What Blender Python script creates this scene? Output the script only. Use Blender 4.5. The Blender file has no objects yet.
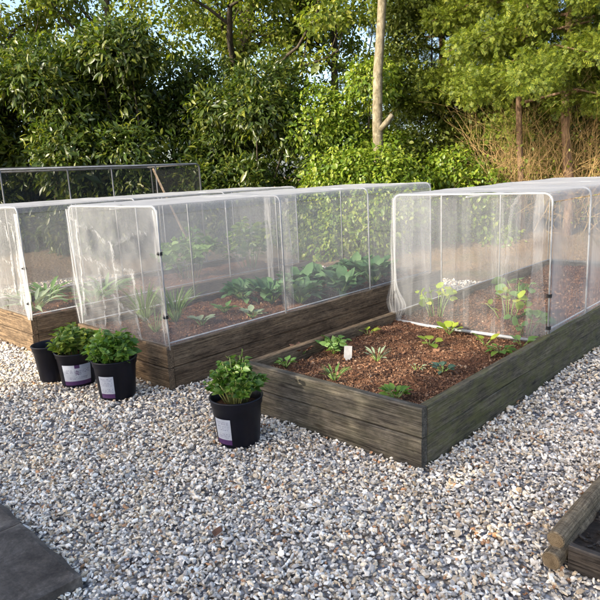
import bpy, math, random
import numpy as np
from mathutils import Vector, Matrix

S = bpy.context.scene
COL = S.collection
rng = np.random.default_rng(7)
random.seed(7)
R = math.radians

# ------------------------------------------------------------------ helpers
def nmesh(name, V, F, smooth=False, mats=(), midx=None):
    """mesh from numpy arrays; F is (m,k) or a list of such arrays"""
    Fs = F if isinstance(F, list) else [F]
    me = bpy.data.meshes.new(name)
    V = np.ascontiguousarray(V, dtype=np.float32)
    me.vertices.add(len(V)); me.vertices.foreach_set('co', V.ravel())
    loops = np.concatenate([f.ravel() for f in Fs]).astype(np.int32)
    tot = np.concatenate([np.full(len(f), f.shape[1]) for f in Fs]).astype(np.int32)
    st = np.concatenate([[0], np.cumsum(tot)[:-1]]).astype(np.int32)
    me.loops.add(len(loops)); me.loops.foreach_set('vertex_index', loops)
    me.polygons.add(len(tot)); me.polygons.foreach_set('loop_start', st)
    me.polygons.foreach_set('loop_total', tot)
    me.polygons.foreach_set('use_smooth', np.full(len(tot), bool(smooth)))
    if midx is not None: me.polygons.foreach_set('material_index', np.asarray(midx, dtype=np.int32))
    for m in mats: me.materials.append(m)
    me.update(calc_edges=True); me.validate()
    return me

def link(name, me, parent=None, loc=None, rot=None):
    o = bpy.data.objects.new(name, me); COL.objects.link(o)
    if parent: o.parent = parent
    if loc is not None: o.location = loc
    if rot is not None: o.rotation_euler = rot
    return o

def tag(o, label, cat, group=None):
    o['label'] = label; o['category'] = cat
    if group: o['group'] = group
    return o

def thing(name, label, cat, loc=(0, 0, 0), rz=0, group=None):
    o = bpy.data.objects.new(name, None); COL.objects.link(o)
    o.empty_display_size = .1
    o.location = loc; o.rotation_euler = (0, 0, rz)
    return tag(o, label, cat, group)

class MB:
    """collects quads/tris/ngons"""
    def __init__(s): s.v = []; s.f = []; s.m = []
    def add(s, V, F, m=0):
        n = len(s.v); s.v += [tuple(p) for p in V]
        s.f += [tuple(i + n for i in f) for f in F]; s.m += [m] * len(F)
    def box(s, c, d, m=0, bev=.0):
        x, y, z = [k / 2 for k in d]; b = min(bev, x * .9, y * .9, z * .9)
        if b <= 0:
            V = [(c[0] + i * x, c[1] + j * y, c[2] + k * z) for i in (-1, 1) for j in (-1, 1) for k in (-1, 1)]
            s.add(V, [(0, 1, 3, 2), (4, 6, 7, 5), (0, 4, 5, 1), (2, 3, 7, 6), (0, 2, 6, 4), (1, 5, 7, 3)], m)
    def tube(s, pts, r, n=8, m=0, caps=True):
        pts = [Vector(p) for p in pts]; k = len(pts)
        rs = r if isinstance(r, (list, tuple)) else [r] * k
        V = []; F = []; prev = None
        for i, p in enumerate(pts):
            t = (pts[min(i + 1, k - 1)] - pts[max(i - 1, 0)])
            t = t.normalized() if t.length > 1e-9 else Vector((0, 0, 1))
            if prev is None:
                a = Vector((1, 0, 0)) if abs(t.x) < .8 else Vector((0, 1, 0))
                u = t.cross(a).normalized()
            else:
                u = prev - t * prev.dot(t)
                u = u.normalized() if u.length > 1e-6 else t.orthogonal().normalized()
            prev = u; w = t.cross(u)
            for j in range(n):
                a = 2 * math.pi * j / n
                V.append(p + (u * math.cos(a) + w * math.sin(a)) * rs[i])
        for i in range(k - 1):
            for j in range(n):
                F.append((i * n + j, i * n + (j + 1) % n, (i + 1) * n + (j + 1) % n, (i + 1) * n + j))
        if caps: F += [tuple(reversed(range(n))), tuple(range((k - 1) * n, k * n))]
        s.add(V, F, m)
    def lathe(s, prof, n=40, m=0):
        V = []; F = []
        for r, z in prof:
            for j in range(n):
                a = 2 * math.pi * j / n; V.append((r * math.cos(a), r * math.sin(a), z))
        for i in range(len(prof) - 1):
            for j in range(n):
                F.append((i * n + j, i * n + (j + 1) % n, (i + 1) * n + (j + 1) % n, (i + 1) * n + j))
        s.add(V, F, m)
    def build(s, name, mats, parent=None, smooth=False, loc=None, rot=None):
        me = bpy.data.meshes.new(name); me.from_pydata(s.v, [], s.f)
        for mm in (mats if isinstance(mats, (list, tuple)) else [mats]): me.materials.append(mm)
        me.polygons.foreach_set('material_index', s.m)
        me.polygons.foreach_set('use_smooth', [smooth] * len(s.f)); me.update()
        return link(name, me, parent, loc, rot)

def unit(a): return a / np.maximum(np.linalg.norm(a, axis=-1, keepdims=True), 1e-9)

def scatter(T, F, pos, axis, nrm, scale, extra=None):
    """copies of template T (x across, y along, z normal) into one big mesh (numpy)"""
    pos = np.asarray(pos, float); n = len(pos)
    y = unit(axis); x = unit(np.cross(y, nrm)); z = np.cross(x, y)
    sc = np.asarray(scale, float)
    if sc.ndim == 0: sc = np.full((n, 3), sc)
    if sc.ndim == 1: sc = np.repeat(sc[:, None], 3, 1)
    L = T[None] * sc[:, None, :]
    V = pos[:, None] + L[..., 0:1] * x[:, None] + L[..., 1:2] * y[:, None] + L[..., 2:3] * z[:, None]
    k = len(T)
    off = (np.arange(n) * k)[:, None, None]
    Fs = [(f[None] + off).reshape(-1, f.shape[1]) for f in (F if isinstance(F, list) else [F])]
    return V.reshape(-1, 3), Fs

def merge(parts):
    """[(V,[F..])...] -> V,[F..]"""
    Vs = []; d = {}; n = 0
    for V, Fs in parts:
        Vs.append(V)
        for f in Fs: d.setdefault(f.shape[1], []).append(f + n)
        n += len(V)
    return np.concatenate(Vs), [np.concatenate(v) for v in d.values()]

def vnoise(P, scale, seed=0):
    """smooth value noise 0..1, vectorised; P (n,3)"""
    q = np.asarray(P, float) * scale + seed * 17.13
    i = np.floor(q).astype(np.int64); f = q - i; f = f * f * (3 - 2 * f)
    def h(a, b, c):
        t = (a * 374761393 + b * 668265263 + c * 2147483647 + seed * 974634777) & 0xffffffff
        t = ((t ^ (t >> 13)) * 1274126177) & 0xffffffff
        return ((t ^ (t >> 16)) & 0xffff) / 65535.
    o = 0
    for a in (0, 1):
        for b in (0, 1):
            for c in (0, 1):
                w = (f[:, 0] if a else 1 - f[:, 0]) * (f[:, 1] if b else 1 - f[:, 1]) * (f[:, 2] if c else 1 - f[:, 2])
                o = o + w * h(i[:, 0] + a, i[:, 1] + b, i[:, 2] + c)
    return o

# leaf templates (length 1 along +y, x across, z normal)
def leaf_template(w=.4, curl=.12, fold=.1, rows=4, power=1.0, tip=.75):
    V = []; F = []
    for i in range(rows + 1):
        t = i / rows
        hw = w / 2 * math.sin(math.pi * min(1, t ** power)) ** tip if 0 < i < rows else w * .03
        zz = -curl * t * t
        V += [(-hw, t, zz + fold * hw), (0, t, zz), (hw, t, zz + fold * hw)]
    for i in range(rows):
        a = i * 3
        F += [(a, a + 1, a + 4, a + 3), (a + 1, a + 2, a + 5, a + 4)]
    return np.array(V), np.array(F)
LAUREL = leaf_template(.36, .18, .35, 3)
OVATE = leaf_template(.62, .22, .3, 3, .8)
ROUND = leaf_template(.9, .2, .15, 5, .85, .6)
KALE = leaf_template(.55, .35, .3, 6, 1.15, .6)
BLADE = leaf_template(.034, .35, .5, 6, .6, .5)

# ------------------------------------------------------------------ materials
def newmat(name):
    m = bpy.data.materials.new(name); m.use_nodes = True
    nt = m.node_tree; nt.nodes.clear()
    out = nt.nodes.new('ShaderNodeOutputMaterial')
    return m, nt, out
def N(nt, t, **kw):
    n = nt.nodes.new(t)
    for k, v in kw.items():
        if k in ('operation', 'blend_type', 'data_type', 'noise_dimensions', 'feature', 'musgrave_type', 'distance'): setattr(n, k, v)
        else: n.inputs[k].default_value = v
    return n
def ramp(nt, src, stops, interp='LINEAR'):
    r = nt.nodes.new('ShaderNodeValToRGB'); e = r.color_ramp.elements; r.color_ramp.interpolation = interp
    while len(e) < len(stops): e.new(.5)
    for k, (p, c) in enumerate(stops):
        e[k].position = p; e[k].color = (*c, 1) if len(c) == 3 else c
    nt.links.new(src, r.inputs[0]); return r.outputs[0]
def mixc(nt, fac, a, b, mode='MIX'):
    m = nt.nodes.new('ShaderNodeMix'); m.data_type = 'RGBA'; m.blend_type = mode
    for s, i in ((fac, 0), (a, 6), (b, 7)):
        if isinstance(s, (int, float)): m.inputs[i].default_value = s
        elif isinstance(s, tuple): m.inputs[i].default_value = (*s, 1)
        else: nt.links.new(s, m.inputs[i])
    return m.outputs[2]
def island(nt): return nt.nodes.new('ShaderNodeNewGeometry').outputs['Random Per Island']
def objco(nt, scale=(1, 1, 1), rand=True):
    tc = nt.nodes.new('ShaderNodeTexCoord'); mp = nt.nodes.new('ShaderNodeMapping')
    mp.inputs['Scale'].default_value = scale
    nt.links.new(tc.outputs['Object'], mp.inputs[0])
    if rand:
        oi = nt.nodes.new('ShaderNodeObjectInfo'); mu = N(nt, 'ShaderNodeMath', operation='MULTIPLY'); mu.inputs[1].default_value = 50
        nt.links.new(oi.outputs['Random'], mu.inputs[0]); nt.links.new(mu.outputs[0], mp.inputs['Location'])
    return mp.outputs[0]
def noise(nt, co, scale, detail=4, rough=.6, dist=0):
    n = N(nt, 'ShaderNodeTexNoise', Scale=scale, Detail=detail, Roughness=rough, Distortion=dist)
    if co is not None: nt.links.new(co, n.inputs['Vector'])
    return n.outputs['Fac']
def bump(nt, h, strength=.4, dist=.01):
    b = N(nt, 'ShaderNodeBump', Strength=strength, Distance=dist); nt.links.new(h, b.inputs['Height']); return b.outputs[0]
def pbsdf(nt, out, col, rough=.8, spec=.4, nrm=None):
    b = nt.nodes.new('ShaderNodeBsdfPrincipled')
    if isinstance(col, tuple): b.inputs['Base Color'].default_value = (*col, 1)
    else: nt.links.new(col, b.inputs['Base Color'])
    if isinstance(rough, (int, float)): b.inputs['Roughness'].default_value = rough
    else: nt.links.new(rough, b.inputs['Roughness'])
    b.inputs['Specular IOR Level'].default_value = spec
    if nrm is not None: nt.links.new(nrm, b.inputs['Normal'])
    if out is not None: nt.links.new(b.outputs[0], out.inputs[0])
    return b

def leaf_mat(name, cols, rough=.45, trans=.3, spec=.4, tcol=None):
    m, nt, out = newmat(name)
    k = len(cols)
    c = ramp(nt, island(nt), [(i / (k - 1), q) for i, q in enumerate(cols)])
    b = pbsdf(nt, None, c, rough, spec)
    t = nt.nodes.new('ShaderNodeBsdfTranslucent')
    tc = mixc(nt, 1.0, c, tcol or (1.5, 1.6, .6), 'MULTIPLY')
    nt.links.new(tc, t.inputs[0])
    mx = N(nt, 'ShaderNodeMixShader', Fac=trans)
    nt.links.new(b.outputs[0], mx.inputs[1]); nt.links.new(t.outputs[0], mx.inputs[2]); nt.links.new(mx.outputs[0], out.inputs[0])
    return m

def wood_mat(name, dark, mid, light, moss=None, mossamt=.5, gs=(1.0, 42, 42)):
    m, nt, out = newmat(name)
    g = noise(nt, objco(nt, gs), 3, 8, .72, .9)
    fine = noise(nt, objco(nt, (12, 110, 110)), 2, 5, .75)
    crack = noise(nt, objco(nt, (1.1, 34, 34)), 2.2, 3, .5, .4)
    mott = noise(nt, objco(nt, (9, 14, 14)), 2.5, 6, .7)
    big = noise(nt, objco(nt, (2.2, 7, 7)), 1.6, 5, .62, .8)
    c = ramp(nt, g, [(.34, dark), (.47, mid), (.66, light)])
    c = mixc(nt, .5, c, ramp(nt, fine, [(.3, (.45, .45, .45)), (.62, (1.15, 1.15, 1.15))]), 'MULTIPLY')
    c = mixc(nt, .75, c, ramp(nt, big, [(.33, (.4, .37, .33)), (.52, (1, 1, 1)), (.72, (1.3, 1.25, 1.15))]), 'MULTIPLY')
    c = mixc(nt, .85, c, ramp(nt, crack, [(.475, (1, 1, 1)), (.497, (.22, .2, .18)), (.503, (.22, .2, .18)), (.52, (1, 1, 1))]), 'MULTIPLY')
    c = mixc(nt, .6, c, ramp(nt, mott, [(.35, (.62, .6, .58)), (.6, (1.25, 1.23, 1.18))]), 'MULTIPLY')
    vo = N(nt, 'ShaderNodeTexVoronoi', Scale=1.0, Randomness=1.0); nt.links.new(objco(nt, (2.6, 9, 9)), vo.inputs['Vector'])
    c = mixc(nt, 1.0, c, ramp(nt, vo.outputs['Distance'], [(.05, (.3, .27, .24)), (.13, (1, 1, 1))]), 'MULTIPLY')
    if moss:
        mo = noise(nt, objco(nt, (4, 9, 9)), 1.7, 6, .7)
        f = ramp(nt, mo, [(.42, (0, 0, 0)), (.6, (mossamt,) * 3)])
        c = mixc(nt, f, c, moss)
    pbsdf(nt, out, c, .85, .25, bump(nt, g, .55, .006))
    return m

M = {}
M['wood_grey'] = wood_mat('weathered grey timber', (.022, .019, .015), (.085, .075, .06), (.185, .165, .135), (.06, .06, .032), .25)
M['wood_moss'] = wood_mat('mossy timber', (.032, .027, .018), (.10, .084, .057), (.185, .158, .112), (.11, .11, .03), .55)
M['wood_brown'] = wood_mat('brown weathered timber', (.032, .021, .013), (.13, .09, .055), (.26, .19, .12))
M['wood_dark'] = wood_mat('dark damp timber', (.016, .013, .011), (.045, .037, .031), (.09, .077, .065))
M['wood_pole'] = wood_mat('debarked pole wood', (.09, .066, .04), (.19, .145, .09), (.3, .24, .16), gs=(42, 1.5, 42))
M['cane'] = wood_mat('pale stick wood', (.25, .17, .1), (.42, .31, .2), (.55, .42, .3))

# pole end grain
m, nt, out = newmat('pole end grain')
wv = nt.nodes.new('ShaderNodeTexWave'); wv.wave_type = 'RINGS'; wv.rings_direction = 'Y'; wv.inputs['Scale'].default_value = 55; wv.inputs['Distortion'].default_value = 5; wv.inputs['Detail'].default_value = 3
nt.links.new(objco(nt, rand=False), wv.inputs[0])
c = ramp(nt, wv.outputs['Fac'], [(.1, (.145, .107, .064)), (.8, (.205, .152, .093))])
c = mixc(nt, .8, c, ramp(nt, noise(nt, objco(nt), 45, 5, .7), [(.35, (.45, .42, .38)), (.6, (1.1, 1.1, 1.1))]), 'MULTIPLY')
pbsdf(nt, out, c, .9, .2); M['endgrain'] = m

# gravel stones: crushed flint, colour per stone
m, nt, out = newmat('flint chippings')
c = ramp(nt, island(nt), [(0, (.62, .59, .54)), (.16, (.47, .445, .41)), (.30, (.56, .495, .40)), (.42, (.36, .335, .31)), (.54, (.44, .365, .27)),
                          (.64, (.29, .28, .275)), (.73, (.7, .675, .63)), (.83, (.3, .235, .165)), (.88, (.18, .175, .175)), (.935, (.32, .18, .10)), (.965, (.56, .53, .49))], 'CONSTANT')
c = mixc(nt, 1.0, c, ramp(nt, noise(nt, objco(nt, rand=False), 1.6, 5, .6), [(.35, (1.12, 1.11, 1.09)), (.5, (1.28, 1.24, 1.17)), (.65, (1.36, 1.28, 1.13))]), 'MULTIPLY')
n1 = noise(nt, objco(nt, rand=False), 90, 3, .6)
c = mixc(nt, .6, c, ramp(nt, n1, [(.3, (.8, .77, .73)), (.6, (1.45, 1.42, 1.36))]), 'MULTIPLY')
pbsdf(nt, out, c, .62, .35); M['stone'] = m

m, nt, out = newmat('compacted gravel')
co = objco(nt, rand=False)
v = N(nt, 'ShaderNodeTexVoronoi', Scale=48.0); nt.links.new(co, v.inputs['Vector'])
sep = nt.nodes.new('ShaderNodeSeparateColor'); nt.links.new(v.outputs['Color'], sep.inputs[0])
c = ramp(nt, sep.outputs[0], [(0, (.52, .5, .47)), (.3, (.3, .29, .29)), (.5, (.42, .36, .28)), (.7, (.2, .2, .22)), (.85, (.56, .54, .52)), (.95, (.25, .17, .11))], 'CONSTANT')
c = mixc(nt, 1.0, c, ramp(nt, v.outputs['Distance'], [(.3, (1, 1, 1)), (.75, (.25, .24, .23))]), 'MULTIPLY')
inv = N(nt, 'ShaderNodeMath', operation='SUBTRACT'); inv.inputs[0].default_value = 1; nt.links.new(v.outputs['Distance'], inv.inputs[1])
pbsdf(nt, out, c, .8, .3, bump(nt, inv.outputs[0], .8, .012)); M['gravel_bed'] = m

m, nt, out = newmat('leaf litter earth')
co = objco(nt, rand=False)
c = ramp(nt, noise(nt, co, .7, 6, .65), [(.3, (.10, .065, .035)), (.5, (.21, .145, .08)), (.68, (.15, .13, .055))])
c = mixc(nt, .7, c, ramp(nt, noise(nt, co, 30, 4, .7), [(.35, (.45, .42, .4)), (.65, (1.3, 1.25, 1.2))]), 'MULTIPLY')
pbsdf(nt, out, c, .95, .1, bump(nt, noise(nt, co, 22, 5), .9, .04)); M['earth'] = m

m, nt, out = newmat('garden compost')
co = objco(nt)
c = ramp(nt, noise(nt, co, 38, 6, .7), [(.3, (.034, .018, .011)), (.5, (.115, .06, .036)), (.72, (.23, .125, .075))])
c = mixc(nt, .8, c, ramp(nt, noise(nt, co, 4, 4, .6), [(.35, (.6, .55, .5)), (.65, (1.45, 1.25, 1.1))]), 'MULTIPLY')
pbsdf(nt, out, c, .95, .12, bump(nt, noise(nt, co, 60, 5, .7), 1, .012)); M['soil'] = m

m, nt, out = newmat('bark chips')
c = ramp(nt, island(nt), [(0, (.035, .018, .012)), (.35, (.10, .055, .034)), (.7, (.175, .094, .055)), (.94, (.26, .14, .08)), (1, (.34, .24, .16))])
pbsdf(nt, out, c, .9, .15); M['chips'] = m

# net: porous sheet; the share of thread grows with the slant the sheet is seen at, for every ray alike
def net_mat(name, a, col, tl=.45, spec=.2):
    m, nt, out = newmat(name)
    g = nt.nodes.new('ShaderNodeNewGeometry')
    d = N(nt, 'ShaderNodeVectorMath', operation='DOT_PRODUCT')
    nt.links.new(g.outputs['Incoming'], d.inputs[0]); nt.links.new(g.outputs['Normal'], d.inputs[1])
    ab = N(nt, 'ShaderNodeMath', operation='ABSOLUTE'); nt.links.new(d.outputs['Value'], ab.inputs[0])
    mxx = N(nt, 'ShaderNodeMath', operation='MAXIMUM'); mxx.inputs[1].default_value = .06; nt.links.new(ab.outputs[0], mxx.inputs[0])
    iv = N(nt, 'ShaderNodeMath', operation='DIVIDE'); iv.inputs[0].default_value = 1; nt.links.new(mxx.outputs[0], iv.inputs[1])
    nz = mixc(nt, .5, noise(nt, objco(nt, (1, 1, 1)), 3.0, 4, .6), noise(nt, objco(nt, (130, 130, 2.5)), 1.0, 3, .7))
    mr = nt.nodes.new('ShaderNodeMapRange'); mr.inputs[1].default_value = .3; mr.inputs[2].default_value = .7
    mr.inputs[3].default_value = 1 - a * .5; mr.inputs[4].default_value = 1 - a * 1.5; nt.links.new(nz, mr.inputs[0])
    p = N(nt, 'ShaderNodeMath', operation='POWER'); nt.links.new(mr.outputs[0], p.inputs[0]); nt.links.new(iv.outputs[0], p.inputs[1])
    tr = nt.nodes.new('ShaderNodeBsdfTransparent')
    b = pbsdf(nt, None, col, .55, spec)
    t = nt.nodes.new('ShaderNodeBsdfTranslucent'); t.inputs[0].default_value = (*col, 1)
    m1 = N(nt, 'ShaderNodeMixShader', Fac=tl); nt.links.new(b.outputs[0], m1.inputs[1]); nt.links.new(t.outputs[0], m1.inputs[2])
    m2 = nt.nodes.new('ShaderNodeMixShader'); nt.links.new(p.outputs[0], m2.inputs[0])
    nt.links.new(m1.outputs[0], m2.inputs[1]); nt.links.new(tr.outputs[0], m2.inputs[2])
    nt.links.new(m2.outputs[0], out.inputs[0]); return m
M['net'] = net_mat('white insect mesh', .148, (.57, .58, .59))
M['net_fold'] = net_mat('gathered white mesh', .13, (.55, .56, .58))
M['net_band'] = net_mat('thickly gathered mesh', .20, (.66, .67, .69))
M['net_soft'] = net_mat('soft folded mesh', .06, (.6, .61, .62))
M['net_front'] = net_mat('white mesh end sheet', .135, (.50, .51, .52))
M['net_roof'] = net_mat('slack white roof mesh', .2, (.5, .51, .53))
M['net_black'] = net_mat('black fruit cage mesh', .30, (.018, .02, .022), .1)

def plain(name, col, rough=.5, spec=.4, metal=0, var=0, vs=20):
    m, nt, out = newmat(name)
    c = col
    if var:
        c = mixc(nt, 1.0, col, ramp(nt, noise(nt, objco(nt), vs, 5, .65), [(.3, (1 - var,) * 3), (.7, (1 + var * .6,) * 3)]), 'MULTIPLY')
    b = pbsdf(nt, out, c, rough, spec); b.inputs['Metallic'].default_value = metal; return m
M['pipe'] = plain('pale grey pipe', (.36, .37, .38), .45, .4, .0, .3, 12)
M['pipe_dim'] = plain('grey steel pipe', (.34, .34, .34), .4, .4, .4, .25, 12)
M['black_plastic'] = plain('black pot plastic', (.005, .0055, .011), .4, .25, 0, .5, 9)
M['clip'] = plain('black clip plastic', (.01, .01, .011), .5)
M['label_white'] = plain('printed white label', (.34, .37, .44), .4, .4, 0, .12, 30)
M['label_purple'] = plain('purple label print', (.055, .02, .085), .4)
M['label_grey'] = plain('grey label print', (.17, .18, .24), .4)
M['tag_white'] = plain('white plant tag', (.3, .29, .28), .5, .4, 0, .15, 60)

m, nt, out = newmat('dark riven stone')
co = objco(nt)
c = ramp(nt, noise(nt, co, 5, 9, .75, .6), [(.34, (.034, .028, .023)), (.5, (.085, .072, .06)), (.7, (.19, .165, .14))])
c = mixc(nt, 1.0, c, ramp(nt, noise(nt, co, 70, 3, .7), [(.3, (.7, .7, .7)), (.6, (1, 1, 1)), (.78, (1.7, 1.65, 1.6))]), 'MULTIPLY')
pbsdf(nt, out, c, .8, .3, bump(nt, noise(nt, co, 14, 8, .7), .6, .008)); M['slab'] = m

def bark_mat(name, a, b, c3, sc=(18, 18, 4)):
    m, nt, out = newmat(name)
    n1 = noise(nt, objco(nt, sc), 1.3, 7, .7, .5)
    c = ramp(nt, n1, [(.3, a), (.52, b), (.72, c3)])
    pbsdf(nt, out, c, .9, .2, bump(nt, n1, .8, .03)); return m
M['bark_pale'] = bark_mat('pale ash bark', (.07, .06, .035), (.19, .165, .11), (.34, .30, .22), (11, 11, 7))
M['bark_dark'] = bark_mat('dark bark', (.025, .02, .014), (.06, .05, .036), (.11, .09, .065))
M['bark_red'] = bark_mat('reddish conifer bark', (.07, .045, .028), (.165, .105, .065), (.27, .185, .12), (20, 20, 2.5))
M['twig'] = bark_mat('bare golden twigs', (.24, .155, .065), (.42, .29, .125), (.55, .41, .20), (9, 9, 9))
M['stem_green'] = plain('green stem', (.16, .24, .06), .5, .3, 0, .2, 20)
M['stem_pale'] = plain('pale yellow green stem', (.36, .38, .13), .5, .3, 0, .2, 20)
M['dead'] = leaf_mat('withered brown leaf', [(.12, .06, .04), (.2, .11, .07)], .8, .15, .1, (1, .8, .6))

M['lf_laurel'] = leaf_mat('laurel leaves', [(.026, .048, .010), (.045, .075, .013), (.072, .102, .018), (.16, .175, .028)], .36, .34, .5)
M['lf_ivy'] = leaf_mat('bright broad leaves', [(.075, .135, .014), (.115, .18, .018), (.165, .22, .022), (.235, .27, .035)], .4, .32, .4)
M['lf_tree'] = leaf_mat('spring tree leaves', [(.06, .095, .016), (.105, .145, .022), (.165, .20, .03), (.24, .245, .045)], .45, .38, .3)
M['lf_conifer'] = leaf_mat('conifer sprays', [(.04, .068, .010), (.09, .135, .017), (.165, .205, .024), (.27, .285, .036)], .55, .32, .3)
M['lf_under'] = leaf_mat('understorey leaves', [(.05, .075, .012), (.09, .12, .02), (.15, .165, .03)], .5, .3, .3)
M['lf_kale'] = leaf_mat('blue green brassica leaves', [(.05, .115, .045), (.08, .16, .06), (.12, .205, .085)], .5, .2, .4, (1, 1.4, .7))
M['lf_potato'] = leaf_mat('potato leaves', [(.045, .11, .016), (.075, .165, .022), (.11, .205, .03), (.18, .26, .04)], .45, .28, .4)
M['lf_potato_y_lit'] = leaf_mat('sunlit yellowish potato leaves', [(.045, .10, .016), (.09, .16, .024), (.17, .24, .035), (.30, .34, .06)], .45, .28, .4)  # sunlit yellow highlights are put into these leaf colours
M['lf_celery'] = leaf_mat('light green celery leaves', [(.04, .105, .015), (.07, .155, .022), (.11, .195, .032), (.17, .24, .045)], .4, .3, .4)
M['lf_young'] = leaf_mat('young green leaves', [(.08, .17, .04), (.13, .23, .06), (.19, .29, .09)], .5, .3, .3)
M['lf_yellow'] = leaf_mat('yellow green squash leaves', [(.16, .24, .025), (.26, .33, .04), (.36, .38, .06)], .5, .35, .3)
M['lf_silver'] = leaf_mat('silvery leaves', [(.2, .26, .15), (.27, .33, .2), (.32, .36, .22)], .6, .25, .3, (1, 1.1, .7))
M['lf_bluegreen'] = leaf_mat('dark blue green leaves', [(.03, .07, .045), (.05, .1, .06), (.08, .13, .085)], .5, .2, .4, (1, 1.3, .8))
M['lf_grass'] = leaf_mat('onion leaves', [(.08, .16, .035), (.13, .21, .055), (.2, .27, .1)], .5, .3, .3)

# ------------------------------------------------------------------ world, sun, camera
SUN_AZ = np.array([-.22, -.9755]); SUN_EL = R(25)
w = bpy.data.worlds.new('World'); S.world = w; w.use_nodes = True
nt = w.node_tree; nt.nodes.clear()
sky = nt.nodes.new('ShaderNodeTexSky'); sky.sky_type = 'NISHITA'; sky.sun_disc = False
sky.sun_elevation = SUN_EL; sky.sun_rotation = math.atan2(SUN_AZ[0], SUN_AZ[1])
sky.air_density = .8; sky.dust_density = 3.0; sky.ozone_density = 1.0
bg = nt.nodes.new('ShaderNodeBackground'); bg.inputs[1].default_value = .15
wo = nt.nodes.new('ShaderNodeOutputWorld')
nt.links.new(sky.outputs[0], bg.inputs[0]); nt.links.new(bg.outputs[0], wo.inputs[0])
ld = bpy.data.lights.new('sun', 'SUN'); ld.energy = 3.0; ld.angle = R(.53); ld.color = (1, .90, .73)
lo = bpy.data.objects.new('sun', ld); COL.objects.link(lo)
sd = Vector((SUN_AZ[0] * math.cos(SUN_EL), SUN_AZ[1] * math.cos(SUN_EL), math.sin(SUN_EL)))
lo.rotation_euler = sd.to_track_quat('Z', 'Y').to_euler(); lo.location = (-4, -8, 8)

yaw, pitch, roll, FPX = .7652, -.2069, -.0495, 607.9
CAM = Vector((1.4323, -2.2579, 1.3896))
f_ = Vector((-math.sin(yaw) * math.cos(pitch), math.cos(yaw) * math.cos(pitch), math.sin(pitch)))
r0 = Vector((math.cos(yaw), math.sin(yaw), 0)); u0 = r0.cross(f_)
r_ = r0 * math.cos(roll) + u0 * math.sin(roll); u_ = u0 * math.cos(roll) - r0 * math.sin(roll)
cd = bpy.data.cameras.new('camera'); cam = bpy.data.objects.new('camera', cd); COL.objects.link(cam)
cd.sensor_width = 36; cd.sensor_height = 36; cd.lens = FPX / 600 * 36; cd.clip_end = 600; cd.clip_start = .05
mw = Matrix((r_, u_, -f_)).transposed().to_4x4(); mw.translation = CAM
cam.matrix_world = mw; S.camera = cam

S.view_settings.view_transform = 'Standard'; S.view_settings.look = 'None'; S.view_settings.gamma = 1
S.view_settings.use_curve_mapping = False; S.view_settings.exposure = 1.75
S.render.engine = 'CYCLES'
cy = S.cycles
cy.use_denoising = True; cy.max_bounces = 8; cy.diffuse_bounces = 4; cy.glossy_bounces = 3; cy.transmission_bounces = 4
cy.transparent_max_bounces = 40; cy.use_adaptive_sampling = True; cy.adaptive_threshold = .015
try: cy.denoiser = 'OPENIMAGEDENOISE'
except Exception: pass

# the tree belt runs at right angles to this line of sight: (lat, dep) in a rotated garden frame
FH = np.array([-math.sin(yaw), math.cos(yaw)]); RH = np.array([math.cos(yaw), math.sin(yaw)])
def belt(lat, dep, z=0):
    p = np.array([CAM.x, CAM.y]) + FH * dep + RH * lat
    return np.array([p[0], p[1], z])

# ------------------------------------------------------------------ ground
def grid(nx, ny, x0, x1, y0, y1):
    xs, ys = np.meshgrid(np.linspace(x0, x1, nx), np.linspace(y0, y1, ny))
    V = np.stack([xs.ravel(), ys.ravel(), np.zeros(nx * ny)], 1)
    i = np.arange(nx - 1)[None] + (np.arange(ny - 1) * nx)[:, None]; i = i.ravel()
    return V, np.stack([i, i + 1, i + nx + 1, i + nx], 1)
V, F = grid(2, 2, -160, 160, -160, 160); V[:, 2] = -.05
o = link('ground', nmesh('ground', V, F, mats=[M['earth']])); o['kind'] = 'structure'
# sloping earth bank at the foot of the tree belt
V, F = grid(90, 24, -13, 9, 7.6, 16)
W = V.copy()
base = np.array([belt(a, b) for a, b in V[:, :2]])
rise = np.clip((V[:, 1] - 8.0) / 5, 0, 1); rise = rise * rise * (3 - 2 * rise)
base[:, 2] = -.06 + rise * .55 + (vnoise(base, 1.3, 3) - .5) * .16 * np.clip((V[:, 1] - 7.6) * 2, 0, 1) + (vnoise(base, 5, 4) - .5) * .05
o = link('earth_bank', nmesh('earth_bank', base, F, True, [M['earth']])); o['kind'] = 'structure'
V, F = grid(2, 2, -7.6, 6.5, -7, 4.42); V[:, 2] = -.012
o = link('gravel_ground', nmesh('gravel_ground', V, F, mats=[M['gravel_bed']])); o['kind'] = 'structure'

# stones
def ico():
    t = (1 + 5 ** .5) / 2
    V = np.array([(-1, t, 0), (1, t, 0), (-1, -t, 0), (1, -t, 0), (0, -1, t), (0, 1, t), (0, -1, -t), (0, 1, -t), (t, 0, -1), (t, 0, 1), (-t, 0, -1), (-t, 0, 1)], float)
    F = np.array([(0, 11, 5), (0, 5, 1), (0, 1, 7), (0, 7, 10), (0, 10, 11), (1, 5, 9), (5, 11, 4), (11, 10, 2), (10, 7, 6), (7, 1, 8), (3, 9, 4), (3, 4, 2), (3, 2, 6), (3, 6, 8), (3, 8, 9), (4, 9, 5), (2, 4, 11), (6, 2, 10), (8, 6, 7), (9, 8, 1)])
    return V / np.linalg.norm(V[0]), F
IV, IF = ico()
BEDS = [(-1.237, 0, 0, 4.6), (-3.117, -1.897, -.088, 3.4), (-4.9, -3.673, -.229, 3.3)]
def free(P, pad=.004):
    k = np.ones(len(P), bool)
    for a, b, c, d in BEDS + [(.775, 2.0, -.30, 3.0)]:
        k &= ~((P[:, 0] > a - pad) & (P[:, 0] < b + pad) & (P[:, 1] > c - pad) & (P[:, 1] < d + pad))
    return k
stones = []
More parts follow.
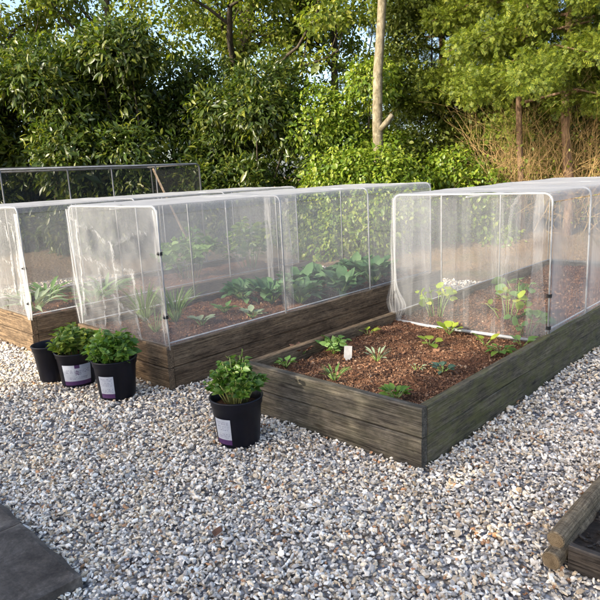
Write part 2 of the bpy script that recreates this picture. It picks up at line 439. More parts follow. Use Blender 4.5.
def sow(n, x0, x1, y0, y1, size, zlo, zhi, dmin, dmax):
    P = np.stack([rng.uniform(x0, x1, n), rng.uniform(y0, y1, n), rng.uniform(zlo, zhi, n)], 1)
    d = np.hypot(P[:, 0] - CAM.x, P[:, 1] - CAM.y)
    # keep what lies in a wedge wider than the view
    rel = P[:, :2] - np.array([CAM.x, CAM.y]); ang = np.abs((rel @ RH) / np.maximum(rel @ FH, .05))
    k = (d >= dmin) & (d < dmax) & (rel @ FH > .5) & (ang < .95) & free(P)
    P = P[k]; n = len(P)
    P[:, 2] += (vnoise(P * [1, 1, 0], 3.0, 9) - .5) * .02
    for T in range(8):
        q = P[T::8]; k = len(q)
        if not k: continue
        tv = IV * rng.uniform(.72, 1.2, (12, 1)) * [1, 1, 1]
        ax = rng.normal(size=(k, 3)); nr = rng.normal(size=(k, 3)) * [.8, .8, .5] + [0, 0, 1.1]
        ax[:, 2] *= .5
        s = rng.lognormal(0, .27, (k, 1)) * size
        sc = s * np.stack([rng.uniform(.6, .95, k), rng.uniform(.85, 1.35, k), rng.uniform(.28, .6, k)], 1)
        stones.append(scatter(tv, IF, q, ax, nr, sc))
sow(250000, -2.6, 3.6, -2.4, 3.4, .0083, -.011, .012, 0, 3.4)
sow(220000, -5.5, 5, -2.5, 4.4, .0097, -.008, .011, 3.4, 5.6)
sow(60000, -7.5, 5, -2.5, 4.4, .014, -.005, .012, 5.6, 9.5)
V, F = merge(stones)
o = link('gravel', nmesh('gravel', V, F, mats=[M['stone']])); o['kind'] = 'stuff'
o['label'] = 'pale mixed flint gravel covering the ground around the beds'
print('stones', len(V) // 12)

# ------------------------------------------------------------------ raised beds
def board(parent, p0, p1, z0, h, t, mat, wob=.0015, name='board'):
    """a timber from p0 to p1 (outer face line), thickness t to its left side; length along local x"""
    p0 = Vector((*p0, 0)); p1 = Vector((*p1, 0)); d = p1 - p0; L = d.length
    nx = max(4, int(L / .05)); prof = []
    b = .006
    prof = [(0, b), (b, 0), (t / 2, 0), (t - b, 0), (t, b), (t, h / 2), (t, h - b), (t - b, h), (t / 2, h), (b, h), (0, h - b), (0, h / 2)]
    k = len(prof); V = []
    for i in range(nx + 1):
        x = L * i / nx
        for (a, z) in prof: V.append((x, a, z))
    V = np.array(V); sd = random.random() * 100
    V[:, 1] += (vnoise(V + sd, 2.3, 1) - .5) * wob * 3 + (vnoise(V + sd, 14, 2) - .5) * wob * 1.6
    V[:, 2] += (vnoise(V + sd, 3.1, 5) - .5) * wob * 3 + (vnoise(V + sd, 17, 6) - .5) * wob * 1.4
    F = [np.array([[i * k + j, (i + 1) * k + j, (i + 1) * k + (j + 1) % k, i * k + (j + 1) % k] for i in range(nx) for j in range(k)])]
    caps = np.array([list(range(k)), [nx * k + j for j in reversed(range(k))]])
    me = nmesh(name, V, F + [caps], False, [mat])
    return link(name, me, parent, (p0.x, p0.y, z0), (0, 0, math.atan2(d.y, d.x)))

CHIPV = np.array([(i, j, k) for i in (-.5, .5) for j in (-.5, .5) for k in (-.5, .5)], float)
CHIPF = np.array([(0, 1, 3, 2), (4, 6, 7, 5), (0, 4, 5, 1), (2, 3, 7, 6), (0, 2, 6, 4), (1, 5, 7, 3)])
def soil_z(P, z, amp):
    return z + (vnoise(P, 2.6, 11) - .5) * amp * 1.5 + (vnoise(P, 9, 12) - .5) * amp + (vnoise(P, 31, 13) - .5) * amp * .6
def raised_bed(label, x0, x1, y0, y1, mf, mr, ml, sz, chips, h=.30, amp=.042):
    cx, cy_ = (x0 + x1) / 2, (y0 + y1) / 2
    b = thing('raised_bed', label, 'raised bed', (cx, cy_, 0), 0, 'timber raised beds')
    X0, X1, Y0, Y1 = x0 - cx, x1 - cx, y0 - cy_, y1 - cy_; t = .048; hb = h / 2 - .002
    for k in (0, 1):
        z = -.02 if k == 0 else h / 2 + .0015
        hh = hb + .02 if k == 0 else hb
        e = .0025 * (k * 2 - 1)
        board(b, (X0, Y0 + e), (X1, Y0 + e), z, hh, t, mf)
        board(b, (X1 + e, Y0 + t + .003), (X1 + e, Y1 - t - .003), z, hh, t, mr)
        board(b, (X1, Y1), (X0, Y1), z, hh, t, mf)
        board(b, (X0 + e, Y1 - t - .003), (X0 + e, Y0 + t + .003), z, hh, t, ml)
    nx, ny = int((x1 - x0) / .025), int((y1 - y0) / .025)
    V, F = grid(nx, ny, X0 + t + .005, X1 - t - .005, Y0 + t + .005, Y1 - t - .005)
    V[:, 2] = soil_z(V + [cx, cy_, 0], sz, amp)
    link('soil', nmesh('soil', V, F, True, [M['soil']]), b)
    if chips:
        P = np.stack([rng.uniform(X0 + t, X1 - t, chips), Y0 + t + (Y1 - Y0 - 2 * t) * rng.uniform(0, 1, chips) ** 1.5, np.zeros(chips)], 1)
        P[:, 2] = soil_z(P + [cx, cy_, 0], sz, amp) + .003
        sc = rng.lognormal(0, .45, (chips, 1)) * np.stack([rng.uniform(.002, .004, chips), rng.uniform(.003, .0085, chips), rng.uniform(.002, .0045, chips)], 1)
        V, F = scatter(CHIPV, CHIPF, P, rng.normal(size=(chips, 3)) * [1, 1, .35], rng.normal(size=(chips, 3)) * .4 + [0, 0, 1], sc)
        c = link('mulch', nmesh('mulch', V, F, mats=[M['chips']]), b); c['kind'] = 'stuff'
    return b
raised_bed('grey weathered timber raised bed half open in front with seedlings in red brown compost', -1.237, 0, 0, 4.6, M['wood_grey'], M['wood_moss'], M['wood_brown'], .225, 42000)
raised_bed('long brown timber raised bed under the middle white cage, leafy brassicas inside', -3.117, -1.897, -.088, 3.4, M['wood_brown'], M['wood_brown'], M['wood_brown'], .245, 9000)
raised_bed('brown timber raised bed by the empty pot, leafy weeds under its white mesh', -4.9, -3.673, -.229, 3.3, M['wood_brown'], M['wood_brown'], M['wood_brown'], .245, 4000)
# lower beds beyond
raised_bed('low timber bed beyond the middle cage, rows of small greens in it', -7.7, -5.6, 5.2, 7.2, M['wood_brown'], M['wood_brown'], M['wood_brown'], .2, 0, .24)

# ------------------------------------------------------------------ net cages
def hoop_path(x0, x1, zb, zt, r=.055, n=6):
    P = [(x0, zb)]
    P += [(x0 + r - r * math.cos(a), zt - r + r * math.sin(a)) for a in np.linspace(0, math.pi / 2, n)]
    P += [(x1 - r + r * math.sin(a), zt - r + r * math.cos(a)) for a in np.linspace(0, math.pi / 2, n)]
    P += [(x1, zb)]
    return P
def ridgeline(U, W, paths, width, amp):
    """raised creases along polylines in panel space (metres)"""
    h = np.zeros_like(U)
    for pl in paths:
        best = np.full(U.shape, 9.0)
        for (a, b), (c, d) in zip(pl[:-1], pl[1:]):
            L2 = (c - a) ** 2 + (d - b) ** 2 + 1e-9
            t = np.clip(((U - a) * (c - a) + (W - b) * (d - b)) / L2, 0, 1)
            best = np.minimum(best, np.hypot(U - a - t * (c - a), W - b - t * (d - b)))
        h += amp * np.exp(-(best / width) ** 2)
    return h
def panel(name, parent, corner, eu, ew, en, LU, LW, res, fold=.006, creases=(), sag=0, hoops=(), mat=None, seed=1, taper=None, cw=.008, ca=.012, vfreq=14):
    nu, nw = max(2, int(LU / res)), max(2, int(LW / res))
    u, w_ = np.meshgrid(np.linspace(0, LU, nu), np.linspace(0, LW, nw))
    U, W2 = u.ravel(), w_.ravel()
    P = np.stack([U * vfreq, W2 * 1.6, np.full_like(U, seed)], 1)
    edge = np.minimum.reduce([U / .05, (LU - U) / .05, np.ones_like(U)]).clip(0, 1)
    d = (vnoise(P, 1, seed) - .5) * fold * 1.0 + (vnoise(P * [.35, 1.2, 1], 1, seed + 5) - .5) * fold * 3
    d += (np.abs(vnoise(P * [2.1, .7, 1], 1, seed + 9) - .5)) * fold * .15
    if creases:
        wob = (vnoise(np.stack([U * 22, W2 * 22, U * 0], 1), 1, seed + 3) - .5) * .03
        wob2 = (vnoise(np.stack([U * 22, W2 * 22, U * 0], 1), 1, seed + 4) - .5) * .03
        brk = np.clip((vnoise(np.stack([U * 9, W2 * 9, U * 0], 1), 1, seed + 6) - .3) * 3, 0, 1)
        d += ridgeline(U + wob, W2 + wob2, creases, cw, ca) * brk
    d *= edge
    if sag and len(hoops) > 1:
        hp = np.array(hoops); i = np.clip(np.searchsorted(hp, U) - 1, 0, len(hp) - 2)
        t = (U - hp[i]) / (hp[i + 1] - hp[i]); d -= sag * np.sin(np.pi * np.clip(t, 0, 1)) * np.sin(np.pi * W2 / LW) ** .5
    V = np.array(corner)[None] + U[:, None] * np.array(eu) + W2[:, None] * np.array(ew) + d[:, None] * np.array(en)
    if taper is not None: V += taper(U, W2)
    i = (np.arange(nu - 1)[None] + (np.arange(nw - 1) * nu)[:, None]).ravel()
    F = np.stack([i, i + 1, i + nu + 1, i + nu], 1)
    return link(name, nmesh(name, V, F, True, [mat or M['net']]), parent)
def crumple(parent, corner, LU, LW, paths, seed, off=.012):
    rr = np.random.default_rng(seed); Vs = []; Fs = []; n = 0
    for pl in paths:
        pl = np.array(pl); sl = np.concatenate([[0], np.cumsum(np.hypot(*np.diff(pl, axis=0).T))]); L = sl[-1]
        for rep_ in range(4):
            k = int(L / .008) + 2; q = np.linspace(0, L, k)
            u = np.interp(q, sl, pl[:, 0]); w_ = np.interp(q, sl, pl[:, 1])
            Z = np.stack([q * (16 + 5 * rep_), np.full(k, seed + rep_ * 3.3), u * 0], 1)
            u = u + (vnoise(Z, 1, 1) - .5) * .045; w_ = w_ + (vnoise(Z, 1, 2) - .5) * .045
            wd = np.clip((vnoise(Z * [.9, 1, 1], 1, 3) - .42) * 3.2, 0, 1) * .014 + .0006
            t = np.stack([np.gradient(u), np.gradient(w_)], 1); t = unit(t); nn = np.stack([-t[:, 1], t[:, 0]], 1)
            m = 6; V = np.zeros((k, m, 3))
            for j in range(m):
                o_ = (j / (m - 1) - .5) * wd
                V[:, j, 0] = corner[0] + np.clip(u + nn[:, 0] * o_, 0, LU); V[:, j, 2] = corner[2] + np.clip(w_ + nn[:, 1] * o_, 0, LW)
                V[:, j, 1] = corner[1] - off - (.0025 if j % 2 else -.0025) * np.minimum(1, wd / .01) - rr.uniform(0, .003, k)
            Vs.append(V.reshape(-1, 3))
            Fs += [(n + i * m + j, n + i * m + j + 1, n + (i + 1) * m + j + 1, n + (i + 1) * m + j) for i in range(k - 1) if wd[i] > .0035 and rr.random() > .12 for j in range(m - 1)]
            n += k * m
    return link('creased_net', nmesh('creased_net', np.concatenate(Vs), np.array(Fs), True, [M['net_soft']]), parent)
def gather(parent, x, y, z0, z1, wfun, n=7, depth=.012, seed=0, lean=None, name='gathered_net', mat=None):
    """a corner where the loose net is bunched: pleats running top to bottom"""
    nz = 70; nu = 2 * n + 1; V = []
    rr = np.random.default_rng(seed + 50); ph = rr.uniform(.5, 1.5, nu); ox = rr.uniform(-.3, .3, nu)
    for i in range(nz + 1):
        t = i / nz; z = z0 + (z1 - z0) * t; wd = wfun(t)
        lx, ly = lean(t) if lean else (0, 0)
        for j in range(nu):
            s = j / (nu - 1) - .5 + ox[j] / nu
            wave = .12 * math.sin(9 * t + j * 1.7 + seed) / nu
            V.append((x + lx + wd * (s + wave), y + ly + depth * (1 if j % 2 else -1) * ph[j] * (.6 + wd / .1 * .5) + .004 * math.sin(13 * t + j), z))
    F = np.array([[i * nu + j, i * nu + j + 1, (i + 1) * nu + j + 1, (i + 1) * nu + j] for i in range(nz) for j in range(nu - 1)])
    return link(name, nmesh(name, np.array(V), F, True, [mat or M['net_fold']]), parent)
def clip(parent, x, y, z, face=(0, -1)):
    mb = MB(); n = 10; r0_, r1_ = .013, .0165
    a0 = math.atan2(face[1], face[0])
    V = []; F = []
    for i in range(n + 1):
        a = a0 - 2.1 + 4.2 * i / n
        for rr in (r0_, r1_):
            for zz in (-.011, .011): V.append((rr * math.cos(a), rr * math.sin(a), zz))
    for i in range(n):
        k = i * 4
        F += [(k, k + 1, k + 5, k + 4), (k + 2, k + 6, k + 7, k + 3), (k, k + 4, k + 6, k + 2), (k + 1, k + 3, k + 7, k + 5)]
    F += [(0, 2, 3, 1), (n * 4, n * 4 + 1, n * 4 + 3, n * 4 + 2)]
    mb.add(V, F)
    c, s = math.cos(a0), math.sin(a0)
    mb.box((r1_ * c * 1.25, r1_ * s * 1.25, 0), (.014, .014, .010))
    return mb.build('clip', M['clip'], parent, loc=(x, y, z))
def net_cage(label, x0, x1, ys, zb, zt, zfront=None, base_all=True, pr=.0066):
    cx, cy_ = (x0 + x1) / 2, ys[0]
    c = thing('net_cage', label, 'net cage', (cx, cy_, zb), 0, 'white mesh cages over the beds')
    hw = (x1 - x0) / 2; H = zt - zb; Y = [y - cy_ for y in ys]; L = Y[-1]
    for k, y in enumerate(Y):
        zlow = (zfront - zb) if (k == 0 and zfront is not None) else -.04
        mb = MB(); mb.tube([(px, y, pz) for px, pz in hoop_path(-hw, hw, zlow, H)], pr, 8)
        mb.build('hoop', M['pipe'], c, True)
    mb = MB(); mb.tube([(0, .01, H - .02), (0, L - .01, H - .02)], pr * .9, 8); mb.build('ridge_rail', M['pipe'], c, True)
    for sx in (-1, 1):
        mb = MB(); mb.tube([(sx * (hw - .02), .01, .012), (sx * (hw - .02), L - .01, .012)], pr * .8, 8); mb.build('base_rail', M['pipe'], c, True)
    r = .06; g = pr + .003
    # roof with its rounded shoulders
    nx, ny = 56, int(L / .035)
    sec = hoop_path(-hw - g, hw + g, H - .25, H + g, r)[1:-1]
    sec = np.array(sec); sl = np.concatenate([[0], np.cumsum(np.hypot(*np.diff(sec, axis=0).T))])
    q = np.linspace(0, sl[-1], nx); sx_, sz_ = np.interp(q, sl, sec[:, 0]), np.interp(q, sl, sec[:, 1])
    yy = np.linspace(-.006, L, ny); V = []
    hp = np.array(Y)
    U, Wd = np.meshgrid(np.arange(nx), yy); U = U.ravel(); Wd = Wd.ravel()
    V = np.stack([sx_[U], Wd, sz_[U]], 1)
    i = np.clip(np.searchsorted(hp, Wd) - 1, 0, len(hp) - 2); t = np.clip((Wd - hp[i]) / (hp[i + 1] - hp[i]), 0, 1)
    top = np.sin(np.pi * U / (nx - 1))
    V[:, 2] -= .014 * np.sin(np.pi * t) * top
    V[:, 2] += (vnoise(V, 5, 21) - .5) * .02 * top + (vnoise(V * [1, 3, 1], 7, 22) - .5) * .012 * top
    V[:, 0] *= 1 - .012 * np.sin(np.pi * t)
    k = (np.arange(nx - 1)[None] + (np.arange(ny - 1) * nx)[:, None]).ravel()
    link('roof_panel', nmesh('roof_panel', V, np.stack([k, k + 1, k + nx + 1, k + nx], 1), True, [M['net_roof']]), c)
    for s in (-1, 1):
        panel('side_panel', c, (s * (hw + g), 0, -.01), (0, 1, 0), (0, 0, 1), (s, 0, 0), L, H - r + .012, .014, .006, (), .02, Y, seed=3 + s, vfreq=9)
    panel('back_panel', c, (-hw, L + g, -.01), (1, 0, 0), (0, 0, 1), (0, 1, 0), 2 * hw, H + .01, .02, .01, seed=8)
    return c, hw, H, g, Y

# cage over the right-hand half-open bed
c, hw, H, g, Y = net_cage('white mesh cage over the back of the half open seedling bed, closest to the camera', -1.20, -.03, [1.54, 2.22, 3.3, 4.5], .30, 1.19, .235)
mb = MB(); mb.tube([(-hw, -.012, -.058), (-.3, -.014, -.066), (.1, -.012, -.06), (hw - .02, -.01, -.055)], .011, 8); mb.build('base_rail', M['pipe'], c, True)
CR = [[(.1, .42), (.3, .5), (.45, .56)], [(.25, .12), (.42, .3), (.5, .22)], [(.62, .95), (.66, .5), (.6, .25)], [(.7, .92), (.72, .4)], [(.5, .35), (.7, .3), (.85, .4)], [(.15, .2), (.2, .5)], [(.95, .9), (.93, .4), (1.0, .1)]]
panel('front_panel', c, (-hw, -g, -.075), (1, 0, 0), (0, 0, 1), (0, -1, 0), 2 * hw, H + .075, .0065, .005, CR, seed=12, cw=.02, ca=.008, mat=M['net_front'])
for fx, fw in ((-.46, .10), (-.30, .07), (-.12, .12), (.02, .06), (.33, .12), (.22, .05)):
    gather(c, fx, -g - .012, -.05, H - .03, lambda t, fw=fw: fw * (.7 + .5 * t), 5, .0042, int(fx * 100) + 60, mat=M['net_soft'])
# the overlap seam: a folded strip down the front, right of the middle
mb = MB(); pts = []
P = [(.29, .96 - .02), (.235, .80), (.215, .5), (.20, .25), (.185, -.05)]
zz = np.linspace(0, 1, 60); sxp = np.interp(zz, np.linspace(0, 1, 5), [p[0] + .10 for p in P]); szp = np.interp(zz, np.linspace(0, 1, 5), [min(p[1], H) for p in P])
V = []
for i in range(60):
    wv = .004 * math.sin(i * .9)
    for k, (dx, dy) in enumerate([(-.011, 0), (-.004, -.007), (.003, .003), (.009, -.006), (.013, 0)]): V.append((sxp[i] + dx + wv, -g - .014 + dy, szp[i]))
F = np.array([[i * 5 + j, i * 5 + j + 1, i * 5 + j + 6, i * 5 + j + 5] for i in range(59) for j in range(4)])
link('seam', nmesh('seam', np.array(V), F, True, [M['net_fold']]), c)
# right corner: broad gathered band held by two clips
gather(c, hw - .07, -g - .016, -.05, H + .0, lambda t: .125 - .085 * t + .012 * math.sin(9 * t) + .03 * (1 - t) ** 6, 5, .007, 3, mat=M['net_band'])
for z in (.25, .04): clip(c, hw, 0, z)
# left corner: bunch hanging outside and resting on the soil
gather(c, -hw + .015, -g - .012, -.06, H - .02, lambda t: .06 - .02 * t + .12 * math.exp(-((t - .14) / .1) ** 2), 6, .012, 8, lambda t: (-.015 * math.sin(math.pi * t) + .02 * math.exp(-((t - .12) / .1) ** 2), 0))
clip(c, -hw, 0, .16, (-1, -.3))
# inner pleats where a second length of net starts
gather(c, -hw + .42, .9, .0, H - .02, lambda t: .05 + .01 * math.sin(5 * t), 4, .01, 11)
gather(c, .12, 2.9, .0, H - .02, lambda t: .11 - .05 * t, 5, .014, 14)

# cage over the middle bed
c, hw, H, g, Y = net_cage('long white mesh cage over the middle bed with brassicas, behind the potted plants', -3.10, -1.915, [-.05, 1.06, 2.17, 3.22], .30, 1.22)
CR = [[(.05, .86), (.2, .8), (.35, .78), (.5, .7), (.62, .68)], [(.68, .68), (.8, .72), (.95, .77), (1.08, .76)], [(.05, .58), (.3, .55), (.5, .5), (.7, .5), (.95, .51)],
       [(.2, .36), (.4, .34), (.55, .3), (.7, .22), (.85, .2), (1.05, .16)], [(.4, .5), (.42, .3), (.4, .05)], [(.62, .68), (.63, .45), (.62, .1)], [(.85, .2), (.87, .1), (.9, .0)], [(.86, .5), (.88, .25)], [(.14, .85), (.12, .5), (.1, .1)]]
panel('front_panel', c, (-hw, -g, -.02), (1, 0, 0), (0, 0, 1), (0, -1, 0), 2 * hw, H + .02, .0065, .004, CR, seed=22, cw=.02, ca=.008, mat=M['net_front'])
crumple(c, (-hw, -g, -.02), 2 * hw, H + .02, CR, 22)
gather(c, hw + .0, -g - .012, -.02, H - .02, lambda t: .04 + .10 * max(0, .3 - t) + .02 * t, 4, .006, 5)
for z in (.62, .2): clip(c, hw + .006, -.008, z, (.4, -1))
gather(c, -hw - .0, -g - .012, .0, H - .02, lambda t: .035 + .09 * math.exp(-((t - .25) / .22) ** 2), 4, .006, 9)
gather(c, -hw + .1, 2.0, .0, H - .02, lambda t: .09, 5, .014, 15)
gather(c, hw - .01, 1.16, .02, H - .02, lambda t: .12 + .02 * math.sin(4 * t), 4, .008, 16)

# cage over the left bed
c, hw, H, g, Y = net_cage('white mesh cage over the bed beside the empty pot, cut by the picture edge', -4.88, -3.70, [-.2, .9, 2.0, 3.1], .30, 1.22)
CR = [[(.75, .85), (.95, .8), (1.12, .82)], [(.95, .8), (.98, .5), (.95, .2)], [(.8, .5), (1.0, .45), (1.15, .48)], [(1.08, .8), (1.1, .4), (1.05, .1)], [(.85, .25), (1.1, .2)]]
panel('front_panel', c, (-hw, -g, -.02), (1, 0, 0), (0, 0, 1), (0, -1, 0), 2 * hw, H + .02, .0075, .004, CR, seed=32, cw=.02, ca=.008, mat=M['net_front'])
crumple(c, (-hw, -g, -.02), 2 * hw, H + .02, CR, 32)
gather(c, hw + .005, -g - .014, -.02, H - .05, lambda t: .05 + .10 * math.exp(-((t - .3) / .3) ** 2) , 4, .007, 6)
for z in (.42, .12): clip(c, hw + .01, -.01, z, (.4, -1))

# dark fruit cage behind
c = thing('fruit_cage', 'tall dark mesh cage on thin metal poles in front of the laurel hedge', 'net cage', (-6.2, 1.0, 0))
zt = 1.575; X0, X1 = -.6, .6; Y0, Y1 = -2.1, 2.15
ypos = [-2.05, -1.3, -.56, .21, .785, 1.43]
for y in ypos:
    for x in ((X0, X1) if y == ypos[0] else (X1,)):
        mb = MB(); mb.tube([(x, y, 0), (x, y, zt)], .009, 8); mb.build('post', M['pipe_dim'], c, True)
for x in (X0, X1):
    mb = MB(); mb.tube([(x, Y1, 0), (x, Y1, zt - .05), (x, Y1 - .02, zt - .012), (x, Y1 - .06, zt), (x, Y0, zt)], .0115, 8); mb.build('top_rail', M['pipe_dim'], c, True)
for y in (Y0, Y1 - .06):
    mb = MB(); mb.tube([(X0, y, zt), (X1, y, zt)], .0115, 8); mb.build('top_rail', M['pipe_dim'], c, True)
for x, s in ((X0, -1), (X1, 1)):
    panel('side_panel', c, (x + s * .016, Y0, .02), (0, 1, 0), (0, 0, 1), (s, 0, 0), Y1 - Y0, zt - .02, .04, .008, mat=M['net_black'], seed=41 + s)
panel('end_panel', c, (X0, Y1 + .016, .02), (1, 0, 0), (0, 0, 1), (0, 1, 0), X1 - X0, zt - .06, .04, .008, mat=M['net_black'], seed=44)
panel('roof_panel', c, (X0, Y0, zt + .016), (1, 0, 0), (0, 1, 0), (0, 0, 1), X1 - X0, Y1 - Y0, .04, .012, mat=M['net_black'], seed=45)
mb = MB(); mb.tube([(-5.19, 2.82, .0), (-5.39, 2.58, .8), (-5.57, 2.37, 1.53)], [.017, .016, .014], 7)
o = mb.build('wooden_prop', M['cane'], None, True); tag(o, 'pale wooden stick leaning against the dark mesh cage', 'stick')

# ------------------------------------------------------------------ pots
def pot(label, x, y, rz, kind, s=1.0, h=.255, rt=.142, rb=.112):
    p = thing('plant_pot', label, 'plant pot', (x, y, .004), rz, 'black plastic pots on the gravel')
    p.scale = (s, s, s)
    mb = MB()
    rw = lambda z: rb + (rt - .008 - rb) * z / h
    mb.lathe([(0, .006), (rb - .014, .006), (rb - .008, 0), (rb - .002, .002), (rb, .01), (rw(h - .045), h - .045), (rw(h - .042) + .006, h - .040),
              (rw(h - .02) + .0065, h - .014), (rt, h - .010), (rt + .002, h - .004), (rt, h), (rt - .005, h + .001), (rt - .010, h - .006), (rw(h * .6) - .004, h * .6), (rb - .006, .012), (0, .012)], 56)
    mb.build('pot_wall', M['black_plastic'], p, True)
    if kind != 'empty':
        V, F = grid(24, 24, -1, 1, -1, 1); k = np.hypot(V[:, 0], V[:, 1]); a = np.maximum(np.abs(V[:, 0]), np.abs(V[:, 1])) / np.maximum(k, 1e-6)
        V *= a[:, None]; rr = rw(h * .8) - .006; V *= rr
        V[:, 2] = h * .8 + (vnoise(V + x, 25, 3) - .5) * .02
        link('soil', nmesh('soil', V, F, True, [M['soil']]), p)
    if kind in ('wide', 'narrow'):
        z0, z1, half = (.022, .168, .80) if kind == 'wide' else (.022, .165, .40)
        nu, nz = 48, 30; V = []; F = []; mi = []
        for i in range(nz + 1):
            z = z0 + (z1 - z0) * i / nz
            for j in range(nu + 1):
                a = -half + 2 * half * j / nu; q = rw(z) + .0022; V.append((q * math.cos(a), q * math.sin(a), z))
        rr = np.random.default_rng(int(abs(x) * 1000))
        for i in range(nz):
            for j in range(nu):
                F.append((i * (nu + 1) + j, i * (nu + 1) + j + 1, (i + 1) * (nu + 1) + j + 1, (i + 1) * (nu + 1) + j))
                k = 0
                if i < 6: k = 1
                if kind == 'wide':
                    if i >= 25 and 21 <= j <= 28: k = 1
                    if 15 <= i <= 21 and 20 <= j <= 30 and (i * 3 + j * 5) % 7 < 4: k = 1 if 22 <= j <= 26 else 2
                    if i in (11, 9) and 10 <= j <= 40 and rr.random() < .6: k = 2
                    if i in (22, 20, 18) and (4 <= j <= 16 or 33 <= j <= 44) and rr.random() < .55: k = 2
                else:
                    if i in (26, 24, 21, 19, 17, 12, 10, 8) and 6 <= j <= 42 and rr.random() < .5: k = 2
                mi.append(k)
        lb = link('label_sticker', nmesh('label_sticker', np.array(V), np.array(F), True, [M['label_white'], M['label_purple'], M['label_grey']], mi), p)
    return p
cam_dir = lambda x, y: math.atan2(CAM.y - y, CAM.x - x)
def away(x, y, d):   # from the near base edge to the pot axis, d further along the sight line
    v = Vector((x - CAM.x, y - CAM.y)).normalized() * d; return x + v.x, y + v.y
pF = away(-.852, -.384, .105); pC = away(-2.015, -.403, .108); pB = away(-2.473, -.437, .108); pE = away(-2.736, -.50, .095)
pot('black pot of celery like greens standing against the grey half open bed', *pF, cam_dir(*pF) - .72, 'narrow')
pot('black pot with a narrow white label, potato plant in it, at the brown bed corner', *pC, cam_dir(*pC) - .55, 'narrow', 1.03)
pot('black pot with a wide white and purple label, potato plant with sunlit yellow put in its colour', *pB, cam_dir(*pB) - .05, 'wide', 1.0, .245)
pot('empty black pot standing left of the labelled pots', *pE, 0, 'empty', .98, .27, .125, .09)

# ------------------------------------------------------------------ plants
def bushy(name, label, cat, x, y, z, mat, stems, rad, hgt, leaves, size, leaf=OVATE, stemmat='stem_green', group=None, seed=0, splay=1.0, flat=.6, sr=.004, low=.35):
    rr = np.random.default_rng(seed)
    t = thing(name, label, cat, (x, y, z), 0, group)
    mb = MB(); P = []; A = []; Nn = []
    for i in range(stems):
        a = 2.4 * i + rr.uniform(-.4, .4); q = rr.uniform(.1, 1) ** .6
        ex, ey = rad * q * math.cos(a), rad * q * math.sin(a); ez = hgt * (1 - .45 * q * q) * rr.uniform(.8, 1.08)
        b = (ex * .3 * splay, ey * .3 * splay, -.01); mid = (ex * .62, ey * .62, ez * .58)
        mb.tube([b, mid, (ex, ey, ez)], [sr, sr * .8, sr * .45], 5)
        n = max(3, leaves // stems)
        tt = rr.uniform(low, 1, n) ** .8
        for s in tt:
            b0, m0, e0 = np.array(b), np.array(mid), np.array([ex, ey, ez])
            p = (1 - s) ** 2 * b0 + 2 * s * (1 - s) * m0 + s * s * e0
            an = rr.uniform(0, 6.28); out = np.array([math.cos(an), math.sin(an), rr.uniform(-.15, .5)]) + np.array([ex, ey, 0]) / rad * .5
            P.append(p + out * size * .25); A.append(out); Nn.append(np.array([0, 0, 1]) * flat + rr.normal(size=3) * .45 + np.array([ex, ey, 0]) / rad * .3)
    mb.build('stems', M[stemmat], t, True)
    k = len(P); V, F = scatter(*leaf, P, np.array(A), np.array(Nn), size * rr.lognormal(0, .28, k))
    link('foliage', nmesh('foliage', V, F, True, [M[mat]]), t)
    return t
bushy('celery_plant', 'leafy celery like plant with upright pale stems in the pot nearest the camera', 'plant', *pF, .205, 'lf_celery', 54, .15, .255, 1500, .027, OVATE, 'stem_pale', seed=2, sr=.0042, low=.5)
bushy('potato_plant', 'dark green bushy potato plant in the pot at the brown bed corner', 'plant', *pC, .2, 'lf_potato', 30, .165, .25, 1300, .036, OVATE, seed=3, low=.3)
bushy('potato_plant', 'potato plant with sunlit yellow put in its leaf colour, in the pot with the wide purple label', 'plant', *pB, .19, 'lf_potato_y_lit', 28, .155, .24, 1100, .036, OVATE, seed=4, low=.3)

def rosette(name, label, cat, x, y, z, mat, n, size, leaf, lift=.5, group=None, seed=0, hub=.02, rand=.25):
    """leaves rising from one crown"""
    rr = np.random.default_rng(seed)
    t = thing(name, label, cat, (x, y, z), 0, group)
    a = np.arange(n) * 2.4 + rr.uniform(-.3, .3, n); up = lift + rr.normal(0, rand, n)
    ax = np.stack([np.cos(a), np.sin(a), up], 1); nr = np.stack([-np.cos(a) * up, -np.sin(a) * up, np.ones(n)], 1) + rr.normal(size=(n, 3)) * .2
    size = size * (.82 if name == 'seedling' else 1)
    P = np.stack([np.cos(a) * hub, np.sin(a) * hub, np.full(n, hub * 1.2)], 1) + unit(ax) * size * .3
    mb = MB()
    for i in range(n): mb.tube([(0, 0, -.005), tuple(P[i])], [.0035 if size > .08 else .002, .0018], 5)
    mb.build('stalks', M['stem_green'], t, True)
    V, F = scatter(*leaf, P, ax, nr, size * rr.uniform(.7, 1.15, n))
    jit = (vnoise(V + x, 26 if size > .1 else 60, seed) - .5)[:, None] * size * (.3 if name == 'brassica' else .1)
    V = V + jit * [0, 0, 1]
    link('leaves', nmesh('leaves', V, F, True, [M[mat]]), t)
    return t
SZ = .225
gs = 'seedlings in the open compost'
rosette('seedling', 'light green seedling by the back left corner of the open bed', 'seedling', -1.114, .239, SZ, 'lf_young', 13, .062, OVATE, .75, gs, 10)
bushy('seedling', 'largest pale green seedling, next to the white tag', 'seedling', -1.08, .66, SZ, 'lf_young', 12, .075, .10, 90, .042, OVATE, group=gs, seed=11, sr=.0025)
rosette('seedling', 'grassy green seedling behind the middle of the front board', 'seedling', -.706, .22, SZ, 'lf_grass', 22, .085, leaf_template(.16, .3, .3, 4), 1.1, gs, 12)
rosette('seedling', 'silvery star shaped seedling in the centre of the open compost', 'seedling', -.728, .65, SZ, 'lf_silver', 12, .085, leaf_template(.25, .25, .3, 4), .9, gs, 13)
rosette('seedling', 'dark blue green seedling nearest the mossy side board', 'seedling', -.288, .684, SZ, 'lf_bluegreen', 16, .062, OVATE, .55, gs, 14)
